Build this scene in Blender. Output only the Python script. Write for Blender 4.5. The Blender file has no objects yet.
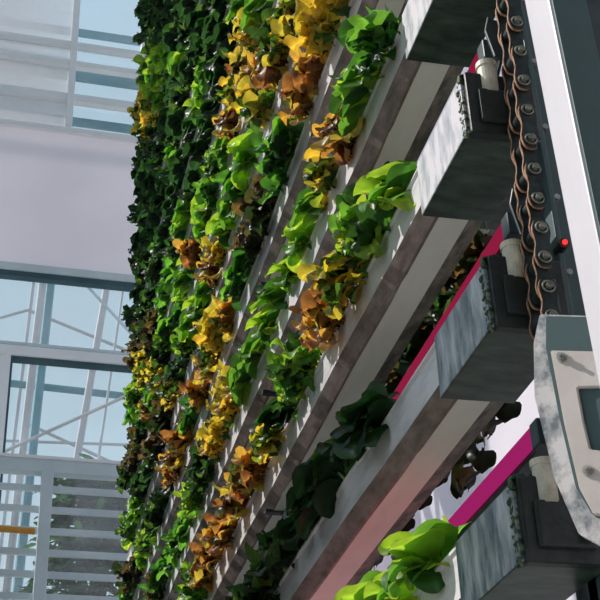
import bpy, bmesh, math, random
from mathutils import Vector, Matrix, noise
random.seed(11)
C = bpy.context.scene
COL = C.collection
H = 1.5                                   # camera height above the floor
F = 1294.0
R = Matrix(((0.9748592, -0.08126557, -0.20747396),
            (-0.21989078, -0.50139271, -0.83681144),
            (-0.03602197, 0.86139495, -0.50665685)))
EYE = Vector((0, 0, H))

def ray(u, v):
    return R @ Vector((u - 300, 300 - v, -F))
def proj(p):
    c = R.transposed() @ (Vector(p) - EYE)
    return (300 + F * c.x / -c.z, 300 - F * c.y / -c.z)
def at_y(u, v, Y):
    d = ray(u, v); return EYE + d * (Y / d.y)
def at_x(u, v, X):
    d = ray(u, v); return EYE + d * (X / d.x)
def at_plane(u, v, p0, n):
    d = ray(u, v); return EYE + d * ((p0 - EYE).dot(n) / d.dot(n))

# ------------------------------------------------------------------ camera
cd = bpy.data.cameras.new('camera'); cam = bpy.data.objects.new('camera', cd); COL.objects.link(cam)
cam.matrix_world = Matrix.Translation(EYE) @ R.to_4x4()
cd.sensor_width = 36; cd.lens = F / 600 * 36; cd.clip_start = .05; cd.clip_end = 300
C.camera = cam

# --------------------------------------------------------------- materials
def newmat(name):
    m = bpy.data.materials.new(name); m.use_nodes = True
    nt = m.node_tree; nt.nodes.clear()
    out = nt.nodes.new('ShaderNodeOutputMaterial')
    return m, nt, out
def N(nt, t, **kw):
    n = nt.nodes.new(t)
    for k, v in kw.items():
        if k in n.inputs: n.inputs[k].default_value = v
        else: setattr(n, k, v)
    return n
def ramp(nt, stops):
    r = nt.nodes.new('ShaderNodeValToRGB')
    while len(r.color_ramp.elements) < len(stops): r.color_ramp.elements.new(.5)
    for e, (p, c) in zip(r.color_ramp.elements, stops):
        e.position = p; e.color = (*c, 1)
    return r
def surf(name, c1, c2=None, scale=8, rough=.5, metal=0, stretch=(1, 1, 1), lo=.35, hi=.65, bump=0, spec=.5, detail=6, c3=None):
    m, nt, out = newmat(name)
    b = N(nt, 'ShaderNodeBsdfPrincipled', Roughness=rough, Metallic=metal)
    b.inputs['Specular IOR Level'].default_value = spec
    nt.links.new(b.outputs[0], out.inputs[0])
    if c2 is None:
        b.inputs['Base Color'].default_value = (*c1, 1)
    else:
        tc = N(nt, 'ShaderNodeTexCoord'); mp = N(nt, 'ShaderNodeMapping'); mp.inputs['Scale'].default_value = stretch
        nz = N(nt, 'ShaderNodeTexNoise', Scale=scale, Detail=detail, Roughness=.65)
        st = [(lo, c1), (hi, c2)] if c3 is None else [(lo, c1), (hi, c2), (min(1, hi + .1), c3)]
        r = ramp(nt, st)
        L = nt.links.new
        L(tc.outputs['Object'], mp.inputs[0]); L(mp.outputs[0], nz.inputs['Vector']); L(nz.outputs[0], r.inputs[0]); L(r.outputs[0], b.inputs['Base Color'])
        if bump:
            bp = N(nt, 'ShaderNodeBump', Strength=bump, Distance=.01); L(nz.outputs[0], bp.inputs['Height']); L(bp.outputs[0], b.inputs['Normal'])
    return m

def leafmat(name):
    m, nt, out = newmat(name)
    L = nt.links.new
    at = N(nt, 'ShaderNodeAttribute'); at.attribute_name = 'leaf_tint'
    tc = N(nt, 'ShaderNodeTexCoord')
    nz = N(nt, 'ShaderNodeTexNoise', Scale=38, Detail=4)
    r = ramp(nt, [(.3, (.72, .72, .72)), (.7, (1.2, 1.2, 1.2))])
    mx = N(nt, 'ShaderNodeMix'); mx.data_type = 'RGBA'; mx.blend_type = 'MULTIPLY'; mx.inputs[0].default_value = 1
    L(tc.outputs['Object'], nz.inputs['Vector']); L(nz.outputs[0], r.inputs[0]); L(at.outputs['Color'], mx.inputs[6]); L(r.outputs[0], mx.inputs[7])
    b = N(nt, 'ShaderNodeBsdfPrincipled', Roughness=.38); b.inputs['Specular IOR Level'].default_value = .45
    L(mx.outputs[2], b.inputs['Base Color'])
    tr = N(nt, 'ShaderNodeBsdfTranslucent')
    gm = N(nt, 'ShaderNodeMix'); gm.data_type = 'RGBA'; gm.blend_type = 'MULTIPLY'; gm.inputs[0].default_value = 1
    gm.inputs[7].default_value = (2.5, 2.3, 1.0, 1)
    L(mx.outputs[2], gm.inputs[6]); L(gm.outputs[2], tr.inputs[0])
    ms = N(nt, 'ShaderNodeMixShader'); ms.inputs[0].default_value = .5
    L(b.outputs[0], ms.inputs[1]); L(tr.outputs[0], ms.inputs[2]); L(ms.outputs[0], out.inputs[0])
    return m

M = {}
M['white'] = surf('trough_white', (.44, .45, .46), (.68, .66, .67), 9, .4, stretch=(1, .6, 3), lo=.33, hi=.55)
M['stained'] = surf('trough_stained', (.30, .34, .37), (.66, .63, .66), 7, .42, stretch=(2, 5, 1.4), lo=.36, hi=.56, bump=.15)
M['stained_shaded'] = surf('trough_stained_shaded', (.07, .11, .13), (.50, .53, .55), 6, .4, stretch=(2, 5, 1.3), lo=.38, hi=.66, bump=.15)  # stain streaks, darkened further to stand in for shade
M['band'] = surf('underside_band', (.66, .66, .58), (.84, .82, .75), 7, .5, stretch=(1, .3, 1))
M['grime'] = surf('lip_grime', (.045, .05, .035), (.26, .22, .18), 34, .7, stretch=(1, .5, 1), lo=.35, hi=.68, bump=.3)
M['grime2'] = surf('lip_grime_brown', (.12, .09, .07), (.33, .26, .24), 26, .7, stretch=(1, .4, 1), lo=.35, hi=.68, bump=.2)
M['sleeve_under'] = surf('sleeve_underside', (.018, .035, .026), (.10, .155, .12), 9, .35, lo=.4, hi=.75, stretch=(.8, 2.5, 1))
M['cap'] = surf('cap_rubber', (.006, .009, .009), (.03, .04, .04), 14, .45, lo=.4, hi=.7, bump=.3)
M['algae'] = surf('algae', (.008, .02, .008), (.12, .19, .07), 60, .55, lo=.4, hi=.7, bump=.5)
M['cream'] = surf('cream_pipe', (.35, .33, .25), (.72, .68, .56), 20, .5)
M['medium'] = surf('growing_medium', (.02, .015, .01), (.09, .06, .04), 40, .95)
M['teal'] = surf('teal_paint_and_shade', (.045, .085, .09), (.065, .115, .12), 6, .5)  # paint on rail and housing; stands in for shade on the post front
M['teal_dark'] = surf('dark_steel', (.012, .02, .022), (.04, .06, .065), 12, .45)
M['post'] = surf('post_paint', (.56, .54, .58), (.64, .62, .66), 5, .45, stretch=(1, 1, .3))
M['chain'] = surf('chain_steel', (.012, .02, .02), (.05, .065, .065), 40, .38, metal=.5)
M['rust'] = surf('chain_rust', (.22, .09, .045), (.50, .30, .18), 60, .5)
M['pin'] = surf('chain_pin', (.10, .11, .09), (.34, .33, .28), 50, .35, metal=.4)
M['lid'] = surf('housing_lid', (.56, .50, .47), (.68, .62, .59), 12, .5)
M['cast'] = surf('cast_flange', (.18, .20, .23), (.78, .74, .73), 26, .55, stretch=(1, 1, .8), lo=.38, hi=.58)
M['bolt'] = surf('bolt_steel', (.30, .30, .28), (.55, .54, .5), 40, .3, metal=.6)
M['panel'] = None
M['alu'] = surf('frame_aluminium', (.58, .67, .71), (.68, .76, .80), 3, .5)
M['alu_pale'] = surf('frame_pale', (.88, .88, .91), (.94, .94, .96), 3, .5)
M['alu_dark'] = surf('frame_gasket', (.035, .085, .11), (.06, .12, .145), 3, .5)
M['steel_pale'] = surf('truss_pale', (.50, .50, .52), (.62, .60, .62), 3, .5)
M['steel_teal'] = surf('truss_teal', (.12, .29, .35), (.18, .35, .41), 3, .5)
M['floor'] = surf('floor_concrete', (.40, .40, .36), (.52, .51, .46), 3, .8)
M['orange'] = surf('orange_beam', (.60, .25, .04), (.75, .36, .06), 5, .5)
M['stem'] = surf('stem_green', (.20, .30, .10), (.36, .44, .2), 20, .5)
M['bark'] = surf('bark', (.06, .05, .04), (.14, .11, .08), 20, .8)
M['leaf'] = leafmat('leaf_tissue')

def glass_mat(name, tint, dust_glare, scale, base):
    m, nt, out = newmat(name); L = nt.links.new
    t = N(nt, 'ShaderNodeBsdfTransparent'); t.inputs[0].default_value = (*tint, 1)
    g = N(nt, 'ShaderNodeBsdfGlossy', Roughness=.08)
    d = N(nt, 'ShaderNodeBsdfTranslucent'); d.inputs[0].default_value = (.9, .88, .9, 1)
    d2 = N(nt, 'ShaderNodeBsdfDiffuse'); d2.inputs[0].default_value = (.85, .83, .86, 1)
    m0 = N(nt, 'ShaderNodeMixShader'); m0.inputs[0].default_value = .5; L(d.outputs[0], m0.inputs[1]); L(d2.outputs[0], m0.inputs[2])
    tc = N(nt, 'ShaderNodeTexCoord'); nz = N(nt, 'ShaderNodeTexNoise', Scale=scale, Detail=5)
    r = ramp(nt, [(.35, (base,) * 3), (.68, (dust_glare,) * 3)])
    L(tc.outputs['Object'], nz.inputs['Vector']); L(nz.outputs[0], r.inputs[0])
    m1 = N(nt, 'ShaderNodeMixShader'); L(r.outputs[0], m1.inputs[0]); L(t.outputs[0], m1.inputs[1]); L(m0.outputs[0], m1.inputs[2])
    m2 = N(nt, 'ShaderNodeMixShader'); m2.inputs[0].default_value = .05; L(m1.outputs[0], m2.inputs[1]); L(g.outputs[0], m2.inputs[2])
    L(m2.outputs[0], out.inputs[0]); return m
M['glass'] = glass_mat('window_glass', (.93, .97, .98), .10, 1.2, .02)
M['glass_glare'] = glass_mat('glare_glass', (.93, .97, .98), .92, .7, .42)  # cloudy glare mixed into the pane along with some dirt

def panel_mat():
    m, nt, out = newmat('translucent_panel'); L = nt.links.new
    tc = N(nt, 'ShaderNodeTexCoord'); nz = N(nt, 'ShaderNodeTexNoise', Scale=.9, Detail=3)
    r = ramp(nt, [(.3, (.88, .84, .89)), (.7, (.96, .92, .95))])
    L(tc.outputs['Object'], nz.inputs['Vector']); L(nz.outputs[0], r.inputs[0])
    d = N(nt, 'ShaderNodeBsdfDiffuse'); t = N(nt, 'ShaderNodeBsdfTranslucent')
    L(r.outputs[0], d.inputs[0]); L(r.outputs[0], t.inputs[0])
    ms = N(nt, 'ShaderNodeMixShader'); ms.inputs[0].default_value = .5
    L(d.outputs[0], ms.inputs[1]); L(t.outputs[0], ms.inputs[2]); L(ms.outputs[0], out.inputs[0]); return m
M['panel'] = panel_mat()

def emit(name, col, s):
    m, nt, out = newmat(name)
    e = N(nt, 'ShaderNodeEmission', Strength=s); e.inputs[0].default_value = (*col, 1)
    nt.links.new(e.outputs[0], out.inputs[0]); return m
M['magenta'] = emit('grow_light_magenta', (.32, .014, .12), 1.0)
M['dim_red'] = emit('grow_light_dim', (.26, .012, .05), 1.0)
M['glow_up'] = emit('grow_light_upper', (1, .04, .14), 2.4)
M['red_led'] = emit('red_led', (1, .02, .02), 3)
M['led_dot'] = emit('white_led', (1, .8, .9), 2)

# ----------------------------------------------------------------- helpers
def link(name, bm, mat, parent=None, smooth=False, loc=None):
    bmesh.ops.recalc_face_normals(bm, faces=bm.faces)
    me = bpy.data.meshes.new(name); bm.to_mesh(me); bm.free()
    for m in (mat if isinstance(mat, (list, tuple)) else [mat]): me.materials.append(m)
    if smooth:
        for p in me.polygons: p.use_smooth = True
    o = bpy.data.objects.new(name, me); COL.objects.link(o)
    if parent: o.parent = parent
    if loc is not None: o.location = loc
    return o
def tag(o, label, cat, group=None, kind=None):
    if label: o['label'] = label
    if cat: o['category'] = cat
    if group: o['group'] = group
    if kind: o['kind'] = kind
    return o
def thing(name, label, cat, loc=(0, 0, 0), group=None):
    o = bpy.data.objects.new(name, None); COL.objects.link(o); o.location = loc
    o.empty_display_size = .1
    return tag(o, label, cat, group)
def dup(root, loc):
    r = root.copy(); COL.objects.link(r); r.location = loc
    for ch in list(root.children):
        c = ch.copy(); COL.objects.link(c); c.parent = r
        for g in list(ch.children):
            d = g.copy(); COL.objects.link(d); d.parent = c
    return r
def box(bm, x0, x1, y0, y1, z0, z1, bev=0, mi=0):
    r = bmesh.ops.create_cube(bm, size=1)
    vs = r['verts']
    for v in vs:
        v.co = Vector((x0 + (v.co.x + .5) * (x1 - x0), y0 + (v.co.y + .5) * (y1 - y0), z0 + (v.co.z + .5) * (z1 - z0)))
    fs = list({f for v in vs for f in v.link_faces})
    for f in fs: f.material_index = mi
    if bev:
        es = list({e for v in vs for e in v.link_edges})
        bmesh.ops.bevel(bm, geom=es, offset=bev, segments=2, affect='EDGES', profile=.6)
    return vs
def tube(bm, p0, p1, r, n=10, r2=None):
    p0 = Vector(p0); p1 = Vector(p1); d = p1 - p0
    rr = bmesh.ops.create_cone(bm, cap_ends=True, segments=n, radius1=r, radius2=r if r2 is None else r2, depth=d.length)
    q = d.to_track_quat('Z', 'Y').to_matrix().to_4x4()
    bmesh.ops.transform(bm, matrix=Matrix.Translation((p0 + p1) / 2) @ q, verts=rr['verts'])
def prism(bm, poly, ax_fn, t0, t1, bev=0):
    """poly: list of 2D points; ax_fn(a, b, t) -> 3D point"""
    a = [bm.verts.new(ax_fn(p[0], p[1], t0)) for p in poly]
    b = [bm.verts.new(ax_fn(p[0], p[1], t1)) for p in poly]
    fs = [bm.faces.new(a), bm.faces.new(b[::-1])]
    n = len(poly)
    for i in range(n):
        fs.append(bm.faces.new((a[i], b[i], b[(i + 1) % n], a[(i + 1) % n])))
    if bev:
        es = list(fs[0].edges) + list(fs[1].edges)
        bmesh.ops.bevel(bm, geom=es, offset=bev, segments=2, affect='EDGES')

# ------------------------------------------------------------ grow troughs
X0, Y0, Y1, YE = .70, 1.607, 1.855, 7.3
PITCH = .3713
TH = .108
def level(k): return H + 1.3295 + PITCH * k
ORD = ['lowest', 'second', 'third', 'fourth', 'fifth', 'sixth', 'seventh', 'eighth', 'ninth', 'tenth', 'eleventh', 'twelfth',
       'thirteenth', 'fourteenth', 'fifteenth', 'sixteenth', 'seventeenth', 'eighteenth', 'nineteenth']

def make_trough(label):
    """origin: outer bottom corner of the near end; +y runs away down the rack"""
    t = thing('grow_trough', label, 'trough', (0, 0, 0), 'long planting troughs stacked in the rack')
    L0, L1 = Y1 - Y0 - .01, YE - Y0
    # channel: outer and inner walls with a rolled top edge
    bm = bmesh.new()
    segs = 44
    prof = [(.024, .002), (.002, .024), (.002, .098), (-.003, .102), (-.002, .108), (.010, .108), (.010, .032), (.026, .008)]
    rings = []
    for i in range(segs + 1):
        y = L0 + (L1 - L0) * i / segs
        wob = .0022 * math.sin(y * 5.1) + .0015 * math.sin(y * 11.7 + 1)
        rings.append([bm.verts.new((px + wob, y, pz + wob * .6)) for px, pz in prof])
    for i in range(segs):
        for j in range(len(prof)):
            a, b = rings[i], rings[i + 1]; k = (j + 1) % len(prof)
            bm.faces.new((a[j], a[k], b[k], b[j]))
    bm.faces.new(rings[0]); bm.faces.new(rings[-1][::-1])
    box(bm, .116, .123, L0, L1, .012, .106)
    link('channel', bm, M['white'], t)
    bm = bmesh.new(); lp_ = [(-.0008, .0255), (.0235, -.0015), (.030, -.001), (.030, .003), (.004, .030)]; rings = []
    for i in range(segs + 1):
        y = L0 + .001 + (L1 - L0 - .002) * i / segs
        wob = .0022 * math.sin(y * 5.1) + .0015 * math.sin(y * 11.7 + 1)
        rings.append([bm.verts.new((px + wob, y, pz + wob * .6)) for px, pz in lp_])
    for i in range(segs):
        for j in range(5):
            a, b = rings[i], rings[i + 1]; k = (j + 1) % 5
            bm.faces.new((a[j], a[k], b[k], b[j]))
    bm.faces.new(rings[0]); bm.faces.new(rings[-1][::-1])
    link('outer_lip', bm, M['grime2'], t)
    bm = bmesh.new(); box(bm, .026, .090, L0, L1, .000, .006, .002)
    link('bottom_panel', bm, M['band'], t)
    bm = bmesh.new(); prism(bm, [(.088, .001), (.124, .010), (.124, .02), (.088, .008)], lambda a, b, q: Vector((a, q, b)), L0, L1)
    link('inner_lip', bm, M['grime'], t)
    bm = bmesh.new(); box(bm, .012, .115, L0, L1, .06, .098)
    link('growing_medium', bm, M['medium'], t)
    for y in (3.35, 5.0, 6.65):
        bm = bmesh.new(); box(bm, .004, .121, y - Y0 - .012, y - Y0 + .012, -.006, .004, .0015)
        link('joint_bracket', bm, M['teal_dark'], t)
    # end sleeve: side face + underside get different materials
    bm = bmesh.new(); box(bm, -.004, 0.004, 0, Y1 - Y0, -.004, TH + .004, .0015); box(bm, .121, .129, 0, Y1 - Y0, -.004, TH + .004, .0015)
    s = link('end_sleeve', bm, M['stained'], t)
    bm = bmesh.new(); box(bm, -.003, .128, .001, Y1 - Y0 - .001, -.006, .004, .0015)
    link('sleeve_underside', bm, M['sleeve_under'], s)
    # rubber end cap with a moulded rim and a slot
    bm = bmesh.new(); box(bm, .002, .126, -.012, .012, -.008, TH + .012, .004); box(bm, .020, .108, -.02, -.01, .012, .082, .005)
    box(bm, .085, .098, -.03, -.015, .02, .06, .003)
    c = link('end_cap', bm, M['cap'], t)
    # algae fringe along the wet end of the sleeve
    bm = bmesh.new()
    for i in range(90):
        q = i / 89
        r = .0022 + .0045 * random.random()
        m = Matrix.Translation((-.002 + .005 * random.random(), .002 + .012 * random.random() * (1 if q < .9 else .3), -.004 + q * (TH + .014)))
        bmesh.ops.create_icosphere(bm, subdivisions=2, radius=r, matrix=m @ Matrix.Diagonal((.8, 1, 1.3, 1)))
    for i in range(22):
        m = Matrix.Translation((.004 + .05 * random.random(), -.004 + .02 * random.random(), TH + .008 + .006 * random.random()))
        bmesh.ops.create_icosphere(bm, subdivisions=2, radius=.004 + .005 * random.random(), matrix=m)
    for v in bm.verts: v.co += noise.noise_vector(v.co * 160) * .006
    link('algae_fringe', bm, M['algae'], t, True)
    # cream outlet stub and bracket plate rising to the chain
    bm = bmesh.new(); tube(bm, (.046, -.006, TH - .03), (.046, -.006, TH + .034), .0165, 20); tube(bm, (.046, -.006, TH + .028), (.046, -.006, TH + .038), .0185, 20)
    link('outlet_stub', bm, M['cream'], t, False)
    bm = bmesh.new()
    poly = [(.060, .252), (.052, .222), (.063, .165), (.080, .155), (.092, .175), (.096, .215), (.084, .25)]
    prism(bm, poly, lambda a, b, q: Vector((a, q, b)), -.010, -.004, .0012)
    b = link('bracket_plate', bm, M['teal_dark'], t)
    bm = bmesh.new()
    for i in (0, 1): 
        (a0, b0), (a1, b1) = poly[i], poly[i + 1]
        tube(bm, (a0, -.011, b0), (a1, -.011, b1), .0014, 6)
    link('pale_edge', bm, M['bolt'], b)  # pale rods along two edges of the plate
    bm = bmesh.new(); tube(bm, (.078, -.006, .17), (.07, .02, TH + .02), .004, 8); tube(bm, (.084, -.006, .12), (.084, -.006, .17), .004, 8)
    link('bracket_rod', bm, M['teal_dark'], b)
    return t

K_TOP = 15
tl = ['lowest white trough, its stained wet end in the bottom right corner',
      'blotchy white trough in shade, its dark capped end level with the housing top',
      'sunlit white trough whose capped end touches the chain, red bar under it',
      'sunlit white trough whose dark end sleeve meets the top edge of the view']
def trough_label(i):
    if i < 4: return tl[i]
    return 'long white planting trough, %s from the bottom, only its middle and far end in view' % ORD[i]
t0 = make_trough(tl[0]); lower_sleeve = t0.children[[c.name.split('.')[0] for c in t0.children].index('end_sleeve')]
heavy = lower_sleeve.data.copy(); heavy.materials[0] = M['stained_shaded']  # lower and back sleeves: same stains, shade put into the colour
t0.location = (X0, Y0, level(-2))
for k in range(-1, K_TOP + 1):
    t = dup(t0, (X0, Y0, level(k))); t['label'] = trough_label(k + 2)
    if k == -1:
        for c in t.children:
            if c.name.startswith('end_sleeve'): c.data = heavy

# ------------------------------------------------------------------ leaves
def add_leaf(bm, cl, base, az, el, ln, wd, curl, ruf, lobes, col, nu=6, nv=8, cup=.25, twist=0):
    ph = random.random() * 6.28
    ca, sa = math.cos(az), math.sin(az)
    rows = []; tp = 0
    for j in range(nv + 1):
        t = 1 - (1 - j / nv) ** 1.45; dt = t - tp; tp = t
        ang = el - curl * t * t
        # integrate centre line
        if j == 0: c = Vector((0, 0, 0))
        else: c = c + Vector((math.cos(ang), 0, math.sin(ang))) * (ln * dt)
        tt = max(0, (t - .22) / .78)
        w = wd * (.10 + .9 * (math.sin(math.pi * min(1, tt) ** .72) ** .62 if 0 < tt < 1 else 0)) if j < nv else wd * .12
        if lobes: w *= 1 + .30 * math.sin(lobes * t * 6.28 + ph)
        nrm = Vector((-math.sin(ang), 0, math.cos(ang)))
        row = []
        for i in range(nu + 1):
            s = i / nu * 2 - 1
            off = nrm * (cup * abs(s) ** 1.6 * w * .6 + ruf * abs(s) ** 2 * math.sin(9 * t + ph + (2.1 if s > 0 else 0) + twist) * wd * tt
                         + .1 * wd * ruf * math.sin(23 * t + 5 * s + ph))
            p = c + Vector((0, s * w * .5 * (1 - .12 * ruf), 0)) + off
            p = Vector((p.x * ca - p.y * sa, p.x * sa + p.y * ca, p.z)) + base
            row.append(bm.verts.new(p))
        rows.append(row)
    for j in range(nv):
        for i in range(nu):
            f = bm.faces.new((rows[j][i], rows[j][i + 1], rows[j + 1][i + 1], rows[j + 1][i])); f.smooth = True
            mid = abs((i + .5) / nu * 2 - 1)
            for lp in f.loops:
                k = 1.0
                ss = abs(rows[j][i].co.x * 0 + ((i if lp.vert in (rows[j][i], rows[j + 1][i]) else i + 1) / nu * 2 - 1))
                if ss < .05: k = 1.5
                lp[cl] = (min(1, col[0] * k), min(1, col[1] * k), min(1, col[2] * k), 1)
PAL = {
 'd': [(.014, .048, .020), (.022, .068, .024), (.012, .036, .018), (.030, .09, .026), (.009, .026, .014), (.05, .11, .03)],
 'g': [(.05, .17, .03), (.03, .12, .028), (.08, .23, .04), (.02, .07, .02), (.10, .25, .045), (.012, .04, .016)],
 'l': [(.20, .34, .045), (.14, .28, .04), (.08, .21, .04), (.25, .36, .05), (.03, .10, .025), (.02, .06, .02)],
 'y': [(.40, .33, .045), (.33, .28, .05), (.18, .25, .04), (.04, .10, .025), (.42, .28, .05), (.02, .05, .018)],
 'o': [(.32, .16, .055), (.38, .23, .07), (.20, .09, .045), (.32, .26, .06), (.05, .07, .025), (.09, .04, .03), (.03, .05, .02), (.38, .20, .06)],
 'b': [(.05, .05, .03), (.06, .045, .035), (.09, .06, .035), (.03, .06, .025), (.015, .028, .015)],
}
def make_plant(name, typ, kind, size=1.0):
    """kind 0 spoon-shaped leaves, 1 frilly loose leaves. Leans towards -x, over the trough's outer edge"""
    t = thing(name, None, None)
    bm = bmesh.new(); cl = bm.loops.layers.float_color.new('leaf_tint')
    n = 20 if kind == 0 else 40
    for i in range(n):
        f = i / n
        az = math.pi + random.gauss(0, .95) if i % 3 else random.random() * 6.28
        el = random.uniform(.05, 1.1) if i < n * .62 else .8 + .8 * random.random()
        ln = size * (random.uniform(.06, .105) if kind == 0 else random.uniform(.04, .085)); wd = ln * random.uniform(.72, .98)
        col = random.choice(PAL[typ])
        base = Vector((random.uniform(-.01, .012), random.uniform(-.018, .018), random.uniform(-.004, .02))) if kind == 0 else Vector((random.uniform(-.045, .012), random.uniform(-.035, .035), random.uniform(-.004, .05)))
        if kind == 0:
            add_leaf(bm, cl, base, az, el, ln, wd, random.uniform(.7, 1.9), .10, 0, col, 6, 10, random.uniform(-.05, .35))
        else:
            add_leaf(bm, cl, base, az, el, ln * .92, wd * .95, random.uniform(.8, 2.3), random.uniform(.22, .45), random.choice((2, 2.5, 3)), col, 8, 13, random.uniform(-.2, .3))
    link('foliage', bm, M['leaf'], t, True)
    bm = bmesh.new()
    for i in range(5):
        a = random.random() * 6.28
        tube(bm, (0, 0, -.012), (.015 * math.cos(a) - .01, .018 * math.sin(a), .03), .0042, 7, .0025)
    link('stem', bm, M['stem'], t, True)
    return t

PROT = {}
for typ in 'dglyob':
    PROT[typ] = [make_plant('lettuce_plant', typ, 0 if (j % 2 == 0 and typ in 'dgl') else 1) for j in range(4)]
used = set()

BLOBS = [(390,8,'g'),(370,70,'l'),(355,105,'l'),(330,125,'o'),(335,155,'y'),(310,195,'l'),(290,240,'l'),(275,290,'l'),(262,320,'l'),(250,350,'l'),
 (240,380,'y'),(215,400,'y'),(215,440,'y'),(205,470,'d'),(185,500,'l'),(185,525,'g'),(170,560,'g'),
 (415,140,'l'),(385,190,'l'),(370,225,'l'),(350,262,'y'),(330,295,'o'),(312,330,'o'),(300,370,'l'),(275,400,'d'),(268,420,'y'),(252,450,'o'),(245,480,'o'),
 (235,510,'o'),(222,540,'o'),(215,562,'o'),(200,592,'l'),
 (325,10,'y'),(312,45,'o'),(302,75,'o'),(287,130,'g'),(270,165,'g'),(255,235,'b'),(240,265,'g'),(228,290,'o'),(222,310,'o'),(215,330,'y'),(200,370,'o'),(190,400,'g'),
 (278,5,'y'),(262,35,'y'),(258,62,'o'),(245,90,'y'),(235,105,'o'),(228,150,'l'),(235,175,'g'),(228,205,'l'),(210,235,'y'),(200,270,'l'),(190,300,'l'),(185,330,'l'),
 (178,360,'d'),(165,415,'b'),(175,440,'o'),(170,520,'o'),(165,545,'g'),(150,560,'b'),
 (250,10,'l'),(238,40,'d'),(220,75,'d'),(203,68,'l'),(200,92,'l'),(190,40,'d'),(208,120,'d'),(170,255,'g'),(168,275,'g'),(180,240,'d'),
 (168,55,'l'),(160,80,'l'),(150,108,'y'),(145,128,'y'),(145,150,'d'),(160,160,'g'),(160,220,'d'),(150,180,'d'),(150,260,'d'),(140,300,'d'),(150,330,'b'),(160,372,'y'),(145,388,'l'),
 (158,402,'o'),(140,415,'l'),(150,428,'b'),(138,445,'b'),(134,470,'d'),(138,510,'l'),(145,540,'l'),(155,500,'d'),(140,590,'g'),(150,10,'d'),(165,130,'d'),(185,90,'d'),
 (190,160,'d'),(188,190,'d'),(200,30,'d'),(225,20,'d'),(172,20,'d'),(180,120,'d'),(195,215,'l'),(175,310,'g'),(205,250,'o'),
 (405,350,'b'),(380,365,'d'),(340,430,'b'),(310,480,'d'),(280,540,'b'),(250,585,'d'),(360,400,'d')]  # dark types at the upper left also carry shade
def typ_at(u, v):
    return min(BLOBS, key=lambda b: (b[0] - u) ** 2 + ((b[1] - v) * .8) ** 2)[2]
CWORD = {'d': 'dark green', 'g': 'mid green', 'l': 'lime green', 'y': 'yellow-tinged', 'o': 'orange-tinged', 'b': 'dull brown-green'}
# bare stretches of trough: (level, y from, y to)
BARE = {0: [(1.6, 1.92)], 1: [(1.6, 1.85)], -1: [(1.6, 2.12)], 3: [(3.2, 3.3)], -2: [(1.6, 1.86)]}
slots = []
for k in range(-2, K_TOP + 1):
    rnd = random.Random(50 + k)
    y = 1.66 + rnd.random() * .1
    step = .146
    while y < YE - .22:
        p = Vector((X0 + .022, y, level(k) + TH))
        u, v = proj(p + Vector((-.04, 0, .05)))
        bare = any(a <= y <= b for a, b in BARE.get(k, []))
        if -35 < v < 640 and -20 < u < 640 and not bare:
            slots.append((p.y, k, p, u, v, rnd.random()))
        y += step * rnd.uniform(.88, 1.12)
order = sorted(slots, key=lambda s: (s[2] - EYE).length)
keep = order[:300]; rest = order[300:]
cnt = {}
rnd_pick = random.Random(5)
for s in sorted(keep, key=lambda s: (s[1], s[0])):
    Y, k, p, u, v, rr = s
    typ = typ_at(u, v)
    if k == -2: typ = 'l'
    if k == -1: typ = 'd' if rr < .75 else 'b'  # shaded row: dark leaf types carry the shade in their colour
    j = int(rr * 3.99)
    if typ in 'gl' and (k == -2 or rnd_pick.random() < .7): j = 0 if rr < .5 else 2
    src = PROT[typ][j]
    if (typ, j) not in used:
        used.add((typ, j)); o = src; o.location = p
    else: o = dup(src, p)
    sc = random.uniform(.9, 1.22)
    if 2.6 < Y < 4.6: sc *= 1.04
    elif Y <= 2.6: sc *= 1.12
    if k >= 6: sc *= 1.03
    if k == -2: sc *= .95
    o.scale = (sc, sc * random.choice((-1, 1)), sc * random.uniform(.9, 1.1))
    o.rotation_euler = (random.gauss(0, .12), random.uniform(-.7, -.25), random.uniform(-.45, .45))
    cnt[k] = cnt.get(k, 0) + 1
    n = cnt[k]
    num = ['first','second','third','fourth','fifth','sixth','seventh','eighth','ninth','tenth','eleventh','twelfth','thirteenth','fourteenth','fifteenth','sixteenth','seventeenth',
           'eighteenth','nineteenth','twentieth','twenty-first','twenty-second','twenty-third','twenty-fourth','twenty-fifth','twenty-sixth','twenty-seventh','twenty-eighth','twenty-ninth','thirtieth'][min(n - 1, 29)]
    tr = 'lowest trough' if k == -2 else '%s trough from the bottom' % ORD[k + 2]
    tag(o, '%s leafy plant, %s in view along the %s' % (CWORD[typ], num, tr), 'lettuce', 'leafy plants growing in the stacked troughs')
for typ in PROT:
    for j, o in enumerate(PROT[typ]):
        if (typ, j) not in used:
            for c in list(o.children): bpy.data.objects.remove(c)
            bpy.data.objects.remove(o)
if rest:
    me_cache = {}
    bm = bmesh.new()
    cl = bm.loops.layers.float_color.new('leaf_tint')
    for (Y, k, p, u, v, rr) in rest:
        typ = typ_at(u, v)
        for i in range(12):
            az = math.pi + random.gauss(0, 1.0); el = random.uniform(.0, 1.5); ln = random.uniform(.08, .13)
            add_leaf(bm, cl, p + Vector((random.uniform(-.03, .01), random.uniform(-.03, .03), random.uniform(0, .02))), az, el, ln, ln * .7, random.uniform(.5, 2), .15, 0, random.choice(PAL[typ]), 4, 5, .2)
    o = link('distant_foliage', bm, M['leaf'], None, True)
    tag(o, 'dense small leaves at the far upper left end of the planted rack', 'foliage', None, 'stuff')

lower_sleeve.data = heavy
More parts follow.
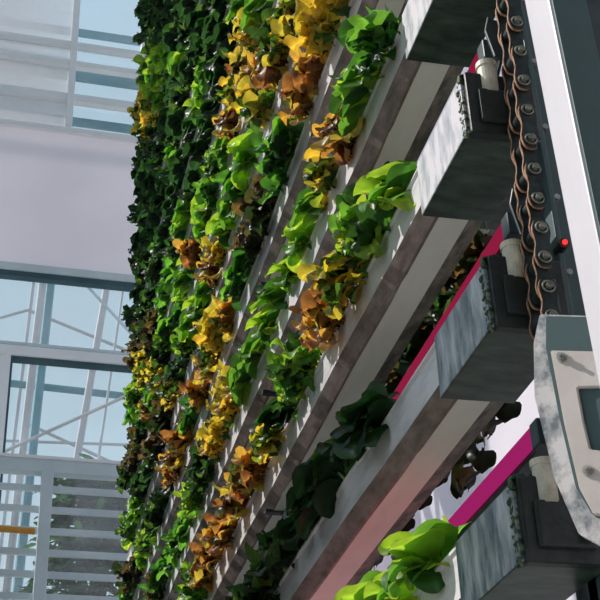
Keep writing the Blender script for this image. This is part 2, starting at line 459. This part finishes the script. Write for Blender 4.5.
# ---------------------------------------------- back row of the same rack
XB = .985
bt = None
for k in (0, 1):
    bt = dup(t0, (XB, Y0 + .55, level(k)))
    bt['label'] = 'shadowed white trough in the back row, level with the %s front trough' % ORD[k + 2]
    bt['group'] = 'troughs in the back row of the rack'
n = 0
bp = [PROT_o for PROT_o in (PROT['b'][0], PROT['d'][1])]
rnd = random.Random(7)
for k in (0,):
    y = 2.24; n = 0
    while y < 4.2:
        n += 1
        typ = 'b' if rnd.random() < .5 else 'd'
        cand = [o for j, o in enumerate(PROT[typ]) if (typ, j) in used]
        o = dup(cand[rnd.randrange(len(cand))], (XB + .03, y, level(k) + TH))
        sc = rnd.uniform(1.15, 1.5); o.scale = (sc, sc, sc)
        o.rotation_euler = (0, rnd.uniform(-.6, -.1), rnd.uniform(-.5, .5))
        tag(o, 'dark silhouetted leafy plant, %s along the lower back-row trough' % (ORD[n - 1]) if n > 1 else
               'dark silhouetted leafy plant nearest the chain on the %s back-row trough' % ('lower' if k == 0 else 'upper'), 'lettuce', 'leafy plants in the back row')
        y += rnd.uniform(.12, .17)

def make_trailer():
    t = thing('trailing_plant', None, None)
    bm = bmesh.new(); cl = bm.loops.layers.float_color.new('leaf_tint')
    for i in range(20):
        b = Vector((random.uniform(-.02, .02), random.uniform(-.05, .05), 0))
        q = random.random()
        base = b + Vector((-.045 - .02 * random.random(), 0, -.04 - .27 * q))
        add_leaf(bm, cl, base, math.pi + random.gauss(0, 1.1), random.uniform(-1.2, .2), random.uniform(.05, .085), random.uniform(.04, .065), random.uniform(.3, 1.5), .2, 0, random.choice([(.006, .01, .006), (.01, .012, .008), (.016, .01, .01)]), 6, 9, .2)  # near-black tints put the silhouette's shade into the leaf colour
    link('foliage', bm, M['leaf'], t, True)
    bm = bmesh.new()
    for i in range(4):
        y = (i - 1.5) * .025; tube(bm, (0, y * .4, -.01), (-.045, y, .01), .003, 6); tube(bm, (-.045, y, .01), (-.055, y * 1.3, -.29 + .03 * i), .003, 6, .0015)
    link('stem', bm, M['stem'], t, True)
    return t
tr0 = make_trailer(); first = True
for k in (0, 1):
    y = 2.22; n = 0
    while y < 4.4:
        n += 1
        if first: o = tr0; first = False
        else: o = dup(tr0, (0, 0, 0))
        o.location = (XB + .035, y, level(k) + TH); sc = rnd.uniform(.85, 1.25); o.scale = (1, sc, sc)
        o.rotation_euler = (0, 0, rnd.uniform(-.2, .2))
        tag(o, 'dark trailing plant hanging below the %s back-row trough, %s from the chain' % ('lower' if k == 0 else 'upper', 'nearest' if n == 1 else ORD[n - 1]), 'plant', 'trailing plants in the back row')
        y += rnd.uniform(.12, .20) if k else rnd.uniform(.11, .17)

# ------------------------------------------------------- grow light bars
def grow_light(k, label, mat='magenta'):
    t = thing('grow_light_bar', label, 'grow light', (X0 + .062, Y0 + .045, level(k) - .168), 'magenta grow light bars behind the troughs')
    bm = bmesh.new(); box(bm, -.001, .001, 0, 2.4, -.015, .019); link('diffuser', bm, M[mat], t, loc=(-.004, 0, 0))
    if k == -1:
        bm = bmesh.new(); box(bm, .004, .026, .5, 2.35, .023, .025); link('upper_diffuser', bm, M['glow_up'], t)
    bm = bmesh.new(); box(bm, 0, .03, -.005, 2.405, -.019, .023, .003); link('housing', bm, M['teal_dark'], t)
    bm = bmesh.new(); box(bm, -.006, .03, -.03, 0, -.019, .023, .003); link('end_connector', bm, M['teal_dark'], t)
    return t
for k, l in ((-1, 'magenta glowing bar under the trough beside the pale housing'), (0, 'deep red bar running under the trough behind the chain links'),
             (1, 'red bar end showing between chain and post near the top')):
    grow_light(k, l, 'magenta' if k == -1 else 'dim_red')

# --------------------------------------------------------------- the chain
def chain_pt(v):
    u = 509 + (v / 310) * 36
    return at_y(u, v, Y0 - .055)
vs_ = [-58 + 29.3 * i for i in range(14)]
cp = [chain_pt(v) for v in vs_]
ch = thing('roller_chain', 'heavy rusty-edged roller chain hanging beside the trough ends', 'chain', cp[-1])
def link_plate(p0, p1, y, w, parent, mat):
    d = (p1 - p0); L = d.length; ux = d.normalized(); uy = Vector((ux.z, 0, -ux.x))
    pts = []
    for i in range(28):
        a = i / 28 * 2 * math.pi
        # figure-eight outline: two lobes and a waist
        c = math.cos(a); s = math.sin(a)
        x = L / 2 + (L / 2 + w) * c
        ww = w * (1 - .38 * math.exp(-((x - L / 2) / (L * .28)) ** 2)) * (abs(s) ** .6) * (1 if s >= 0 else -1)
        pts.append((x, ww))
    org = p0 - ch.location
    bm = bmesh.new()
    prism(bm, pts, lambda a, b, q: org + ux * a + uy * b + Vector((0, y + q, 0)), 0, .0055, .0008)
    for f in bm.faces: f.material_index = 1 if abs(f.normal.y) < .5 else 0
    bmesh.ops.recalc_face_normals(bm, faces=bm.faces)
    for f in bm.faces: f.material_index = 1 if abs(f.normal.y) < .6 else 0
    return link('link_plate', bm, [M['chain'], M['rust']], parent)
for i in range(len(cp) - 1):
    yo = 0 if i % 2 == 0 else .008
    link_plate(cp[i], cp[i + 1], -.020 + yo, .0175, ch, None)
    link_plate(cp[i], cp[i + 1], .026 - yo, .0175, ch, None)
for p in cp:
    q = p - ch.location
    bm = bmesh.new(); tube(bm, q + Vector((0, -.012, 0)), q + Vector((0, .026, 0)), .011, 16)
    rl = link('roller', bm, M['chain'], ch)
    bm = bmesh.new(); tube(bm, q + Vector((0, -.030, 0)), q + Vector((0, .036, 0)), .0055, 14); 
    pn = link('pin', bm, M['pin'], ch)
    bm = bmesh.new()
    # raised ring round the pin head
    for a in range(18):
        a0 = a / 18 * 6.283; a1 = (a + 1) / 18 * 6.283
        tube(bm, q + Vector((.0095 * math.cos(a0), -.022, .0095 * math.sin(a0))), q + Vector((.0095 * math.cos(a1), -.022, .0095 * math.sin(a1))), .0018, 5)
    link('pin_ring', bm, M['pin'], pn)

# ------------------------------------------------------ guide rail, posts
bm = bmesh.new(); box(bm, .835, .90, 1.665, 1.70, 0, H + 2.4, .004); box(bm, .835, .845, 1.62, 1.70, 0, H + 2.4, .002)
t = thing('guide_rail', 'dark teal upright steel rail just behind the hanging chain', 'rail', (0, 0, 0))
link('channel', bm, M['teal'], t)
for i in range(14):
    z = H + .35 + i * .15
    bm = bmesh.new(); tube(bm, (.868, 1.655, z), (.868, 1.667, z), .006, 6); link('rail_bolt', bm, M['bolt'], t)
p = at_y(565, 242, 1.60)
bm = bmesh.new(); bmesh.ops.create_uvsphere(bm, u_segments=14, v_segments=8, radius=.0042, matrix=Matrix.Translation(p))
t = thing('indicator_lamp', 'tiny glowing red indicator light between chain and white post', 'lamp', (0, 0, 0))
link('lens', bm, M['red_led'], t)
bm = bmesh.new(); tube(bm, p + Vector((0, .003, 0)), p + Vector((0, .03, 0)), .009, 14); tube(bm, p + Vector((0, .025, 0)), Vector((p.x + .0, 1.665, p.z)), .005, 8); link('bezel', bm, M['cap'], t)

# rear column and cross brace right of the post
bm = bmesh.new(); box(bm, 1.15, 1.34, 1.98, 2.10, 0, H + 3.3, .006); 
t = thing('rack_column', 'dark teal steel column behind the white post at the right edge', 'column', (0, 0, 0))
link('column', bm, M['teal_dark'], t)
bm = bmesh.new(); box(bm, .84, .92, YE - .02, YE + .06, 0, H + 7.2, .006)
t = thing('rack_upright', 'steel upright hidden behind leaves at the far rack end', 'column', (0, 0, 0)); link('column', bm, M['teal'], t)

bm = bmesh.new(); box(bm, .846, 1.25, 1.75, 1.765, .0, H + .66, .003)
t = thing('guard_plate', 'near-black steel plate in the bottom right corner behind the trough end', 'plate', (0, 0, 0)); link('plate', bm, M['teal_dark'], t)
bm = bmesh.new(); box(bm, .846, 1.25, 1.745, 1.77, H + .64, H + .665, .003); link('folded_edge', bm, M['teal_dark'], t)
# white post (leans very slightly)
t = thing('support_post', 'pale painted square steel post leaning at the right edge', 'post', (0, 0, 0))
bm = bmesh.new()
vs = box(bm, 0, .057, 1.30, 1.374, 0, H + 2.3, .004)
for v in bm.verts: v.co.x += .721 + .022 * (H + 1.34 - v.co.z)
link('box_section', bm, M['post'], t)
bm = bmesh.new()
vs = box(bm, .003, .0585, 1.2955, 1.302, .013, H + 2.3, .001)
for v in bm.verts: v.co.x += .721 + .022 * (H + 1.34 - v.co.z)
link('front_shade', bm, M['teal'], t)['label'] = 'front face in dark teal standing for shade'  # shade on the near face, put in as a dark teal skin
bm = bmesh.new(); box(bm, .70, .86, 1.25, 1.43, 0, .012, .003); link('base_plate', bm, M['teal_dark'], t)

# --------------------------------------------------------- bearing housing
hn = Vector((-.66, -.75, 0)).normalized(); hx = Vector((.75, -.66, 0)).normalized()
hp = at_y(560, 400, 1.50)
def hpoly(pix, off):
    out = []
    for u, v in pix:
        q = at_plane(u, v, hp - hn * off, hn) - hp
        out.append((q.dot(hx), q.z))
    return out
hfn = lambda a, b, q: hx * a + Vector((0, 0, b)) - hn * q
t = thing('bearing_housing', 'pale metal bearing housing with bolts in front of the post foot, lower right', 'housing', hp)
def rnd_poly(pts, r=.004, n=4):
    out = []
    m = len(pts)
    for i in range(m):
        a, b, c = Vector(pts[i - 1]), Vector(pts[i]), Vector(pts[(i + 1) % m])
        d0 = (a - b); d1 = (c - b); rr = min(r, d0.length * .4, d1.length * .4)
        s = b + d0.normalized() * rr; e = b + d1.normalized() * rr
        for j in range(n + 1):
            q = j / n; out.append(tuple((s * (1 - q) + b * q) * (1 - q) + (b * (1 - q) + e * q) * q))
    return out
bm = bmesh.new()
prism(bm, rnd_poly(hpoly([(541, 316), (535, 345), (536, 398), (556, 480), (580, 535), (625, 560), (660, 330), (600, 318)], .03), .003), hfn, .024, .036, .001)
link('cast_flange', bm, M['cast'], t)
bm = bmesh.new()
prism(bm, rnd_poly(hpoly([(546, 316), (546, 348), (560, 420), (576, 488), (592, 514), (655, 520), (640, 318)], .008), .003), hfn, .008, .026, .0015)
link('body', bm, M['teal'], t)
# lid with a rectangular opening: built as a ring of four pieces welded into one outline
outer = hpoly([(550, 350), (564, 424), (579, 488), (593, 514), (650, 520), (640, 352)], 0)
inner = hpoly([(577, 387), (583, 420), (590, 449), (597, 450), (632, 452), (622, 386)], 0)
bm = bmesh.new()
def ringfaces(z0, z1):
    n = len(outer)
    A = [[bm.verts.new(hfn(p[0], p[1], z)) for p in outer] for z in (z0, z1)]
    B = [[bm.verts.new(hfn(p[0], p[1], z)) for p in inner] for z in (z0, z1)]
    for i in range(n):
        j = (i + 1) % n
        for s in (0, 1): bm.faces.new((A[s][i], A[s][j], B[s][j], B[s][i]))
        bm.faces.new((A[0][i], A[0][j], A[1][j], A[1][i])); bm.faces.new((B[0][i], B[0][j], B[1][j], B[1][i]))
ringfaces(0, .0085)
es = [e for e in bm.edges if not (len(e.link_faces) == 2 and abs(e.link_faces[0].normal.dot(e.link_faces[1].normal)) > .99)]
bmesh.ops.recalc_face_normals(bm, faces=bm.faces)
bmesh.ops.bevel(bm, geom=es, offset=.0016, segments=2, affect='EDGES')
link('lid', bm, M['lid'], t)
for (u, v) in ((562, 358), (588, 471)):
    a, b = hpoly([(u, v)], 0)[0]
    c = hx * a + Vector((0, 0, b))
    bm = bmesh.new(); tube(bm, c, c + hn * .003, .0075, 18); tube(bm, c + hn * .003, c + hn * .009, .0055, 6); tube(bm, c + hn * .009, c + hn * .014, .003, 12)
    link('bolt', bm, M['bolt'], t)
bm = bmesh.new()
tube(bm, hx * .02 - hn * .03 + Vector((0, 0, .02)), hx * .10 - hn * .12 + Vector((0, 0, .02)), .02, 20)
link('shaft', bm, M['teal_dark'], t)

# --------------------------------------------------------------- far wall
wd_ = ray(5500, 841); wd_.z = 0; wd_.normalize()
wn = Vector((wd_.y, -wd_.x, 0))             # faces the camera
if wn.y > 0: wn = -wn
W0 = Vector((0, 10.2, H))
WM = Matrix.Translation((W0.x, W0.y, 0)) @ Matrix((wd_, -wn, Vector((0, 0, 1)))).transposed().to_4x4()
def sz(u, v, off=0):
    q = at_plane(u, v, W0 - wn * off, wn)
    return (q - W0).dot(wd_), q.z
def wobj(o):
    o.matrix_world = WM; return o
def hbar(bm, v, th, off, dep, s0=-3, s1=3, u=60):
    """bar whose top edge passes the pixel (u, v)"""
    zt = sz(u, v, off)[1]; zb = sz(u, v + th, off)[1]
    box(bm, s0, s1, off, off + dep, zb, zt, .004)
def vbar(bm, u, v, th, off, dep, z0, z1):
    s = sz(u, v, off)[0]; s1 = sz(u + th, v, off)[0]
    box(bm, s, s1, off, off + dep, z0, z1, .004)
SL = -1.6; SR = 9.0
z_pb = sz(60, 272)[1]; z_pt = sz(100, 131)[1]
z_w2b = sz(60, 347)[1]; z_fl = 0
def struct(o): o['kind'] = 'structure'; return o
bm = bmesh.new(); box(bm, SL, SR, 0, .05, z_pb, z_pt)
# right of the rack the same cladding goes on above and below
box(bm, 2.2, SR, 0, .05, z_pt, z_pt + 5); box(bm, 2.2, SR, 0, .05, 0, z_pb)
struct(wobj(link('wall_back', bm, M['panel'])))

# upper window
w1 = struct(bpy.data.objects.new('window_1', None)); COL.objects.link(w1); w1.matrix_world = WM
bm = bmesh.new()
for v, th in ((43, 4), (62, 5), (95, 7), (129, 5)): hbar(bm, v, th, -.04, .08, SL, 2.2, 85)
hbar(bm, -60, 8, -.04, .08, SL, 2.2, 85)
link('frame', bm, M['alu_pale'], w1)
ztop = sz(85, -60)[1]
bm = bmesh.new(); vbar(bm, 67, 100, 7, -.06, .1, z_pt, ztop); vbar(bm, 140, 100, 7, -.06, .1, z_pt, ztop); vbar(bm, -70, 100, 7, -.06, .1, z_pt, ztop)
link('mullion', bm, M['alu_pale'], w1)
sm = sz(74, 100)[0]; 
bm = bmesh.new(); box(bm, SL, sm - .02, .02, .03, z_pt, ztop); link('pane', bm, M['glass_glare'], w1)  # left pane carries the painted glare
bm = bmesh.new(); box(bm, sm, 2.2, .02, .03, z_pt, ztop); link('pane', bm, M['glass'], w1)
bm = bmesh.new()
for v, th in ((30, 7), (72, 10), (119, 8)): hbar(bm, v, th, .35, .03, SL, 2.2, 90)
link('louvre_blade', bm, M['steel_teal'], w1)

# header beam, middle and lower windows
def trim(n, v, th, off, dep, mat, u=60, s0=SL, s1=2.2):
    bm = bmesh.new(); hbar(bm, v, th, off, dep, s0, s1, u); return struct(wobj(link('trim_%d' % n, bm, M[mat])))
trim(1, 267, 7, -.05, .12, 'alu')
trim(2, 274.5, 6, -.03, .08, 'alu_dark')
trim(3, 345.5, 3, -.03, .08, 'alu')
trim(4, 349, 9, -.06, .1, 'alu_pale')
trim(5, 358.5, 4.5, -.03, .08, 'alu_dark')
z2t = sz(60, 280)[1]; z2b = sz(60, 346)[1]
w2 = struct(bpy.data.objects.new('window_2', None)); COL.objects.link(w2); w2.matrix_world = WM
bm = bmesh.new(); box(bm, SL, 2.2, .02, .03, z2b, z2t); link('pane', bm, M['glass'], w2)
bm = bmesh.new(); vbar(bm, -60, 300, 7, -.04, .08, z2b, z2t); vbar(bm, 160, 300, 7, -.04, .08, z2b, z2t); link('frame', bm, M['alu'], w2)
z3t = sz(60, 362)[1]
w3 = struct(bpy.data.objects.new('window_3', None)); COL.objects.link(w3); w3.matrix_world = WM
s_l = sz(7, 400)[0]
bm = bmesh.new(); box(bm, s_l, 2.2, .02, .03, 0.4, z3t); link('pane', bm, M['glass'], w3)
bm = bmesh.new(); box(bm, SL, s_l, -.04, .06, 0, z3t + .03, .004); link('frame', bm, M['alu_pale'], w3)
bm = bmesh.new(); box(bm, s_l, s_l + .02, -.02, .04, .4, z3t, .002); link('gasket', bm, M['alu_dark'], w3)

# slatted railing in front of the lower window
OFF = -.9
rf = thing('slatted_railing', 'grey metal railing of many horizontal slats at the lower left', 'railing'); rf.matrix_world = WM
bm = bmesh.new(); zt = sz(90, 464, OFF)[1]; zb = sz(90, 477, OFF)[1]; box(bm, -2.2, 2.2, OFF - .04, OFF + .06, zb, zt, .008); link('top_beam', bm, M['alu'], rf)
bm = bmesh.new(); box(bm, -2.2, 2.2, OFF - .05, OFF + .07, zt - .004, zt + .022, .003); link('cap_strip', bm, M['alu_pale'], rf)
s0 = sz(41, 480, OFF)[0]; s1 = sz(53, 480, OFF)[0]
for d in (-1.85, 0, 1.85):
    bm = bmesh.new(); box(bm, s0 + d, s1 + d, OFF - .055, OFF + .05, 0, zb, .006); link('upright', bm, M['alu'], rf)
dz = sz(90, 490, OFF)[1] - sz(90, 510.8, OFF)[1]; zr = sz(90, 488, OFF)[1]
i = 0
while zr - i * dz > .3:
    z = zr - i * dz
    bm = bmesh.new(); box(bm, -2.2, 2.2, OFF, OFF + .03, z - dz * .30, z, .004); link('slat', bm, M['alu'], rf); i += 1

# steelwork outside, beyond the glass
def bar_pix(bm, a, b, Y, r):
    tube(bm, at_y(*a, Y), at_y(*b, Y), r, 8)
def truss(label, items, name='steel_truss'):
    t = thing(name, label, 'steelwork')
    for nm, a, b, Y, r, mat in items:
        bm = bmesh.new(); bar_pix(bm, a, b, Y, r); link(nm, bm, M[mat], t)
    return t
truss('steel framework of slanting columns and thin braces outside the windows', [
    ('column', (45, 262), (0, 640), 14.0, .05, 'steel_pale'), ('column', (53, 262), (12, 640), 14.6, .055, 'steel_teal'), ('column', (36, 262), (-6, 600), 16, .025, 'steel_pale'),
    ('column', (111, 262), (42, 660), 14.2, .045, 'steel_pale'), ('tie_rod', (127, 262), (78, 600), 15, .016, 'steel_pale'),
    ('brace', (78, 276), (148, 352), 13.8, .02, 'alu'), ('brace', (-10, 458), (135, 392), 13.9, .022, 'steel_pale'),
    ('brace', (0, 318), (28, 310), 15, .02, 'steel_pale'), ('brace', (28, 310), (150, 360), 15.2, .022, 'steel_pale'), ('brace', (30, 425), (150, 480), 15.2, .022, 'steel_pale'),
    ('brace', (140, 420), (110, 520), 14, .04, 'steel_pale'), ('rail', (-20, 380), (160, 400), 15.4, .05, 'steel_teal'), ('rail', (-20, 440), (160, 446), 15.4, .02, 'steel_pale')])
t = thing('orange_pipe', 'short orange beam crossing in front of the slats at the left edge', 'beam')
OY = 9.12
a = at_y(-25, 526.5, OY); b = at_y(35, 531.5, OY)
bm = bmesh.new(); tube(bm, a, b, .024, 14); link('pipe', bm, M['orange'], t)
bm = bmesh.new(); tube(bm, (a.x + .05, OY, 0), (a.x + .05, OY, a.z), .02, 10); link('upright', bm, M['steel_teal'], t)

def tree(label, cx, cy, z0, z1, rx, n, seed):
    rn = random.Random(seed)
    t = thing('leafy_tree', label, 'tree', (cx, cy, 0), 'trees outside behind the railing')
    bm = bmesh.new(); tube(bm, (0, 0, 0), (0, 0, z1 - .6), .07, 10, .03)
    for i in range(7):
        a = rn.random() * 6.28; z = rn.uniform(z0, z1 - .8); tube(bm, (0, 0, z), (rx * .7 * math.cos(a), rx * .7 * math.sin(a), z + .6), .02, 6, .008)
    link('trunk', bm, M['bark'], t)
    bm = bmesh.new(); cl = bm.loops.layers.float_color.new('leaf_tint')
    st = random.getstate(); random.seed(seed)
    for i in range(n):
        a = rn.random() * 6.28; q = rn.random(); r = rx * math.sqrt(rn.random()) * (1 - .55 * q ** 2)
        z = z0 + (z1 - z0) * q
        col = rn.choice([(.008, .03, .02), (.012, .04, .025), (.006, .022, .018), (.02, .06, .03)])
        ln = rn.uniform(.16, .30)
        add_leaf(bm, cl, Vector((r * math.cos(a), r * math.sin(a), z)), rn.random() * 6.28, rn.uniform(-.6, .6), ln, ln * .34, rn.uniform(.2, 1), .05, 0, col, 2, 4, .2)
    random.setstate(st)
    link('foliage', bm, M['leaf'], t, True)
c = at_y(95, 520, 13)
tree('dense dark leafy tree behind the slats right of the railing upright', c.x, 12.9, 1.6, at_y(90, 476, 13).z, .95, 5200, 3)
tree('sparser leafy tree behind the slats left of the railing upright', c.x - 1.75, 13.0, 1.6, at_y(20, 505, 13).z, .75, 900, 4)

# ------------------------------------------------- rest of the greenhouse, with added light blockers
bm = bmesh.new(); box(bm, -6, 9, -3, 22, -.05, 0); struct(link('floor', bm, M['floor']))
bm = bmesh.new(); box(bm, 3.4, 3.45, -2, 12, 0, 7.5); struct(link('wall_right', bm, M['panel']))
M['ceiling_blocker'] = surf('roof_blocker_grey', (.10, .11, .11), (.15, .16, .16), 2, .8)  # opaque grey for the added roof
M['light_blocker'] = surf('blocker_paint', (.05, .07, .065), (.08, .10, .09), 3, .7)  # dark surface of the added, unseen blockers
bm = bmesh.new(); box(bm, -1.36, -1.30, 2.40, 9.0, 0, H + 2.42); box(bm, -1.36, -1.30, 2.40, 9.0, H + 2.90, H + 3.12)  # unseen blocker added to shade lower troughs; its gap lights the lowest plants
box(bm, -1.36, -1.30, 2.40, 2.66, H + 2.4, H + 2.95)
box(bm, -1.36, -1.30, 6.2, 7.15, H + 5.7, H + 11); box(bm, -1.36, -1.30, 7.4, 9.0, H + 5.7, H + 11)  # upper pieces added to shade the far upper rows, gap leaves a lit streak
for yy, zz in ((2.44, 3.12), (5.0, 3.12), (6.24, 11), (8.96, 11)): box(bm, -1.40, -1.30, yy - .04, yy + .04, 0, H + zz)
struct(link('wall_left_blocker', bm, M['light_blocker']))
bm = bmesh.new(); box(bm, -2.6, 3.45, -3, 7.6, H + 11, H + 11.05); struct(link('ceiling_blocker', bm, M['ceiling_blocker']))  # unseen roof piece added to cut the ambient light
bm = bmesh.new(); box(bm, -5, 3.4, -2.6, -2.5, 0, 9.5); struct(link('wall_front_blocker', bm, M['light_blocker']))  # unseen end wall, added dark to dim faces turned to the camera

# ------------------------------------------------------------------ light
w = bpy.data.worlds.new('world'); C.world = w; w.use_nodes = True
nt = w.node_tree; nt.nodes.clear()
bg = N(nt, 'ShaderNodeBackground', Strength=.86); out = nt.nodes.new('ShaderNodeOutputWorld')
tc = N(nt, 'ShaderNodeTexCoord'); sp = N(nt, 'ShaderNodeSeparateXYZ')
r = ramp(nt, [(0, (.30, .34, .34)), (.48, (.55, .60, .62)), (.52, (.72, .84, .92)), (1, (.55, .74, .92))])
mp = N(nt, 'ShaderNodeMath', operation='MULTIPLY_ADD'); mp.inputs[1].default_value = .5; mp.inputs[2].default_value = .5
L = nt.links.new
L(tc.outputs['Generated'], sp.inputs[0]); L(sp.outputs[2], mp.inputs[0]); L(mp.outputs[0], r.inputs[0]); L(r.outputs[0], bg.inputs[0]); L(bg.outputs[0], out.inputs[0])
sd = bpy.data.lights.new('sun', 'SUN'); sd.energy = 4.2; sd.color = (1, .93, .88); sd.angle = .01
so = bpy.data.objects.new('sun', sd); COL.objects.link(so)
sdir = Vector((-1, .40, .95))
so.rotation_euler = sdir.to_track_quat('Z', 'Y').to_euler(); so.location = (-5, 3, 10)

C.view_settings.view_transform = 'Standard'; C.view_settings.look = 'None'
C.view_settings.exposure = 0; C.view_settings.gamma = 1; C.view_settings.use_curve_mapping = False
